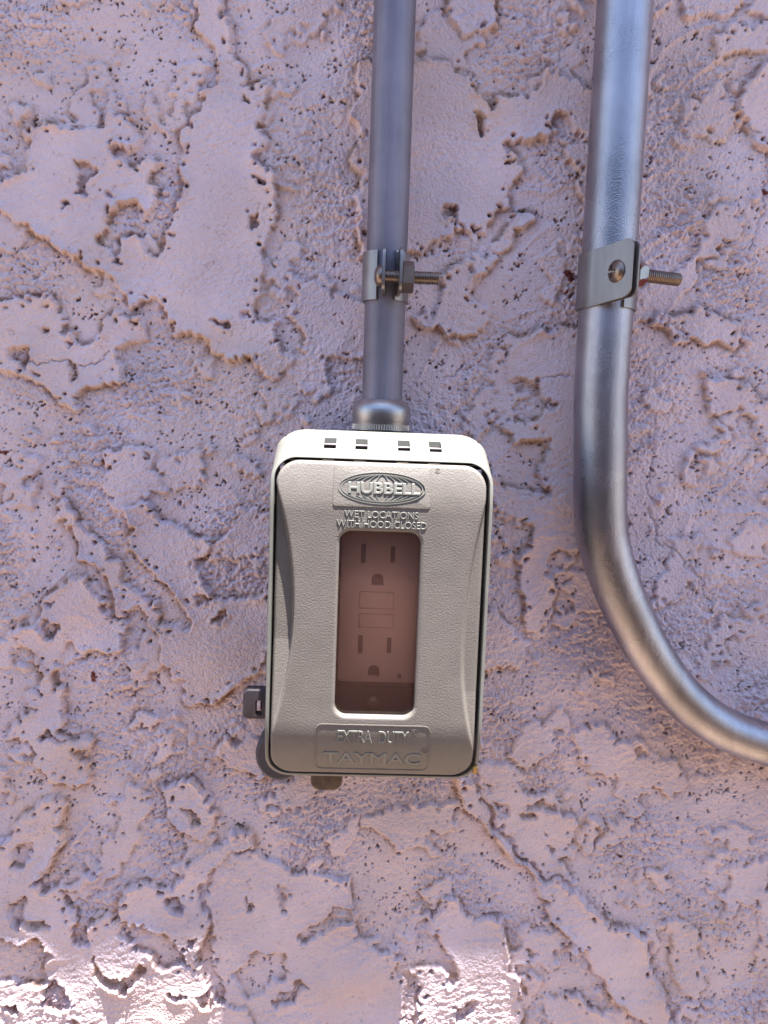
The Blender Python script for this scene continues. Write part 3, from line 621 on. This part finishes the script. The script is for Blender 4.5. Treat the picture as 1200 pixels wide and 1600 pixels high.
for px, py, w, h_, dm in ((568, 865, 2.0, 8.2, 0), (614, 866.5, 1.9, 6.8, 0), (590, 905.5, 4.9, 5.0, 1), (563, 1007, 2.0, 7.8, 0), (608, 1008.5, 1.9, 6.6, 0), (584, 1048, 4.8, 4.8, 1), (624, 1057, 1.7, 2.0, 0)):
    x, z = at(px, py, RD); cuts.append(cutbox(x, z, w, h_, bool(dm), 4.2))
b1 = at(588.5, 938, RD); b2 = at(588, 970, RD)
cuts += [cutbox(b1[0], b1[1], 14.2, 7.2, dep=2.5), cutbox(b2[0], b2[1], 14.2, 5.9, dep=2.5)]
fm = boolean(face, cuts); bpy.data.objects.remove(rec); rec = link('receptacle', fm, m_rec, ob, ang=25)
link('reset_button', rbox(b1[0]-6.85, b1[0]+6.85, b1[1]-3.35, b1[1]+3.35, RD-1.9, RD+.4, .5, .25), m_rec, rec)
link('test_button', rbox(b2[0]-6.85, b2[0]+6.85, b2[1]-2.7, b2[1]+2.7, RD-1.9, RD+.4, .5, .25), m_rec, rec)
for c_ in cuts[:7]:
    c0 = np.array([v.co[:] for v in c_.vertices])
slots = []
for px, py, w, h_ in ((568, 865, 2.6, 9), (614, 866.5, 2.6, 8), (590, 905.5, 5.2, 5.2), (563, 1007, 2.6, 8.6), (608, 1008.5, 2.6, 7.6), (584, 1048, 5.2, 5.2), (624, 1057, 2, 2.4)):
    x, z = at(px, py, RD); slots.append(rbox(x-w/2, x+w/2, z-h_/2, z+h_/2, RD-4.3, RD-3.4, .3, .05))
for sl_m in slots: link('slot', sl_m, m_dark, rec)  # near-black plates on the slot floors, shade put in as colour
link('mounting_plate', join(rbox(-24, 41, -128, -20, RD-7, RD-2.5, 4, .5), rbox(-9.5, 27, rzb-4.0, rzb-2.4, RD-3, RD-.8, .5, .4)), m_plate, ob)
x, z = at(583, 1098, RD-1)
sh = lathe((x, RD-2.6, z), (0, 1, 0), [(0, 3.1), (.5, 3.1), (1.3, 2.7), (1.9, 1.8), (2.1, .2)], 36)
cb_ = mesh([(x+a*2.0-b_*.0, d_, z+b_*.35) for d_ in (RD-1.6, RD+1) for a, b_ in ((-1, -1), (1, -1), (1, 1), (-1, 1))], [(0, 1, 2, 3), (4, 5, 6, 7), (0, 1, 5, 4), (1, 2, 6, 5), (2, 3, 7, 6), (3, 0, 4, 7)])
link('cover_screw', boolean(sh, [cb_]), m_nutring, ob)

# latch tab at the left, the box's corner lobe, the lug below, the brass hinge pin
xt0, zt0 = at(379, 1101, 26); xt1 = at(408, 1101, 26)[0]
tab = rbox(xt0, xt1+3.5, zt0-6.6, zt0+6.9, 20, 26, 2.6, .8)
tab = boolean(tab, [mesh([(xt1-2.0+a*1.9, d_, zt0-1.4+b_*3.4) for d_ in (15, 30) for a, b_ in ((-.3, -1), (1.2, -1), (1.2, 1), (-.3, 1))], [(0, 1, 2, 3), (4, 5, 6, 7), (0, 1, 5, 4), (1, 2, 6, 5), (2, 3, 7, 6), (3, 0, 4, 7)])])
link('latch_tab', tab, m_tab, ob)
link('latch_neck', rbox(xt1-1, -25, zt0-4.6, zt0+4.2, 12, 20.5, 1, .5), m_box, ob)
cx, cz = at(437, 1181, 21)
lob = [(math.cos(math.radians(a)), math.sin(math.radians(a))) for a in range(0, 360, 10)]
rings = []
for d_, s in ((8, .9), (9, 1), (19, 1), (20.2, .96), (21, .88)):
    rings.append([(cx+11.2*s*c_, d_, cz+12.2*s*s_) for c_, s_ in lob])
link('corner_lobe', loft(rings, caps=(True, True)), m_box, ob)
x0, z0 = at(485, 1222, 30); x1, _ = at(535, 1222, 30)
link('mounting_lug', rbox(x0, x1, z0-3.4, z0+9, 26, 31, 4.6, .8), m_lug, ob)
link('brass_hinge_pin', lathe((50.0, fz_(-130)-2.4, -134.5), (0, .25, 1), [(0, .9), (.3, 1.05), (3.4, 1.0), (3.8, .6)], 16), m_brass, ob)
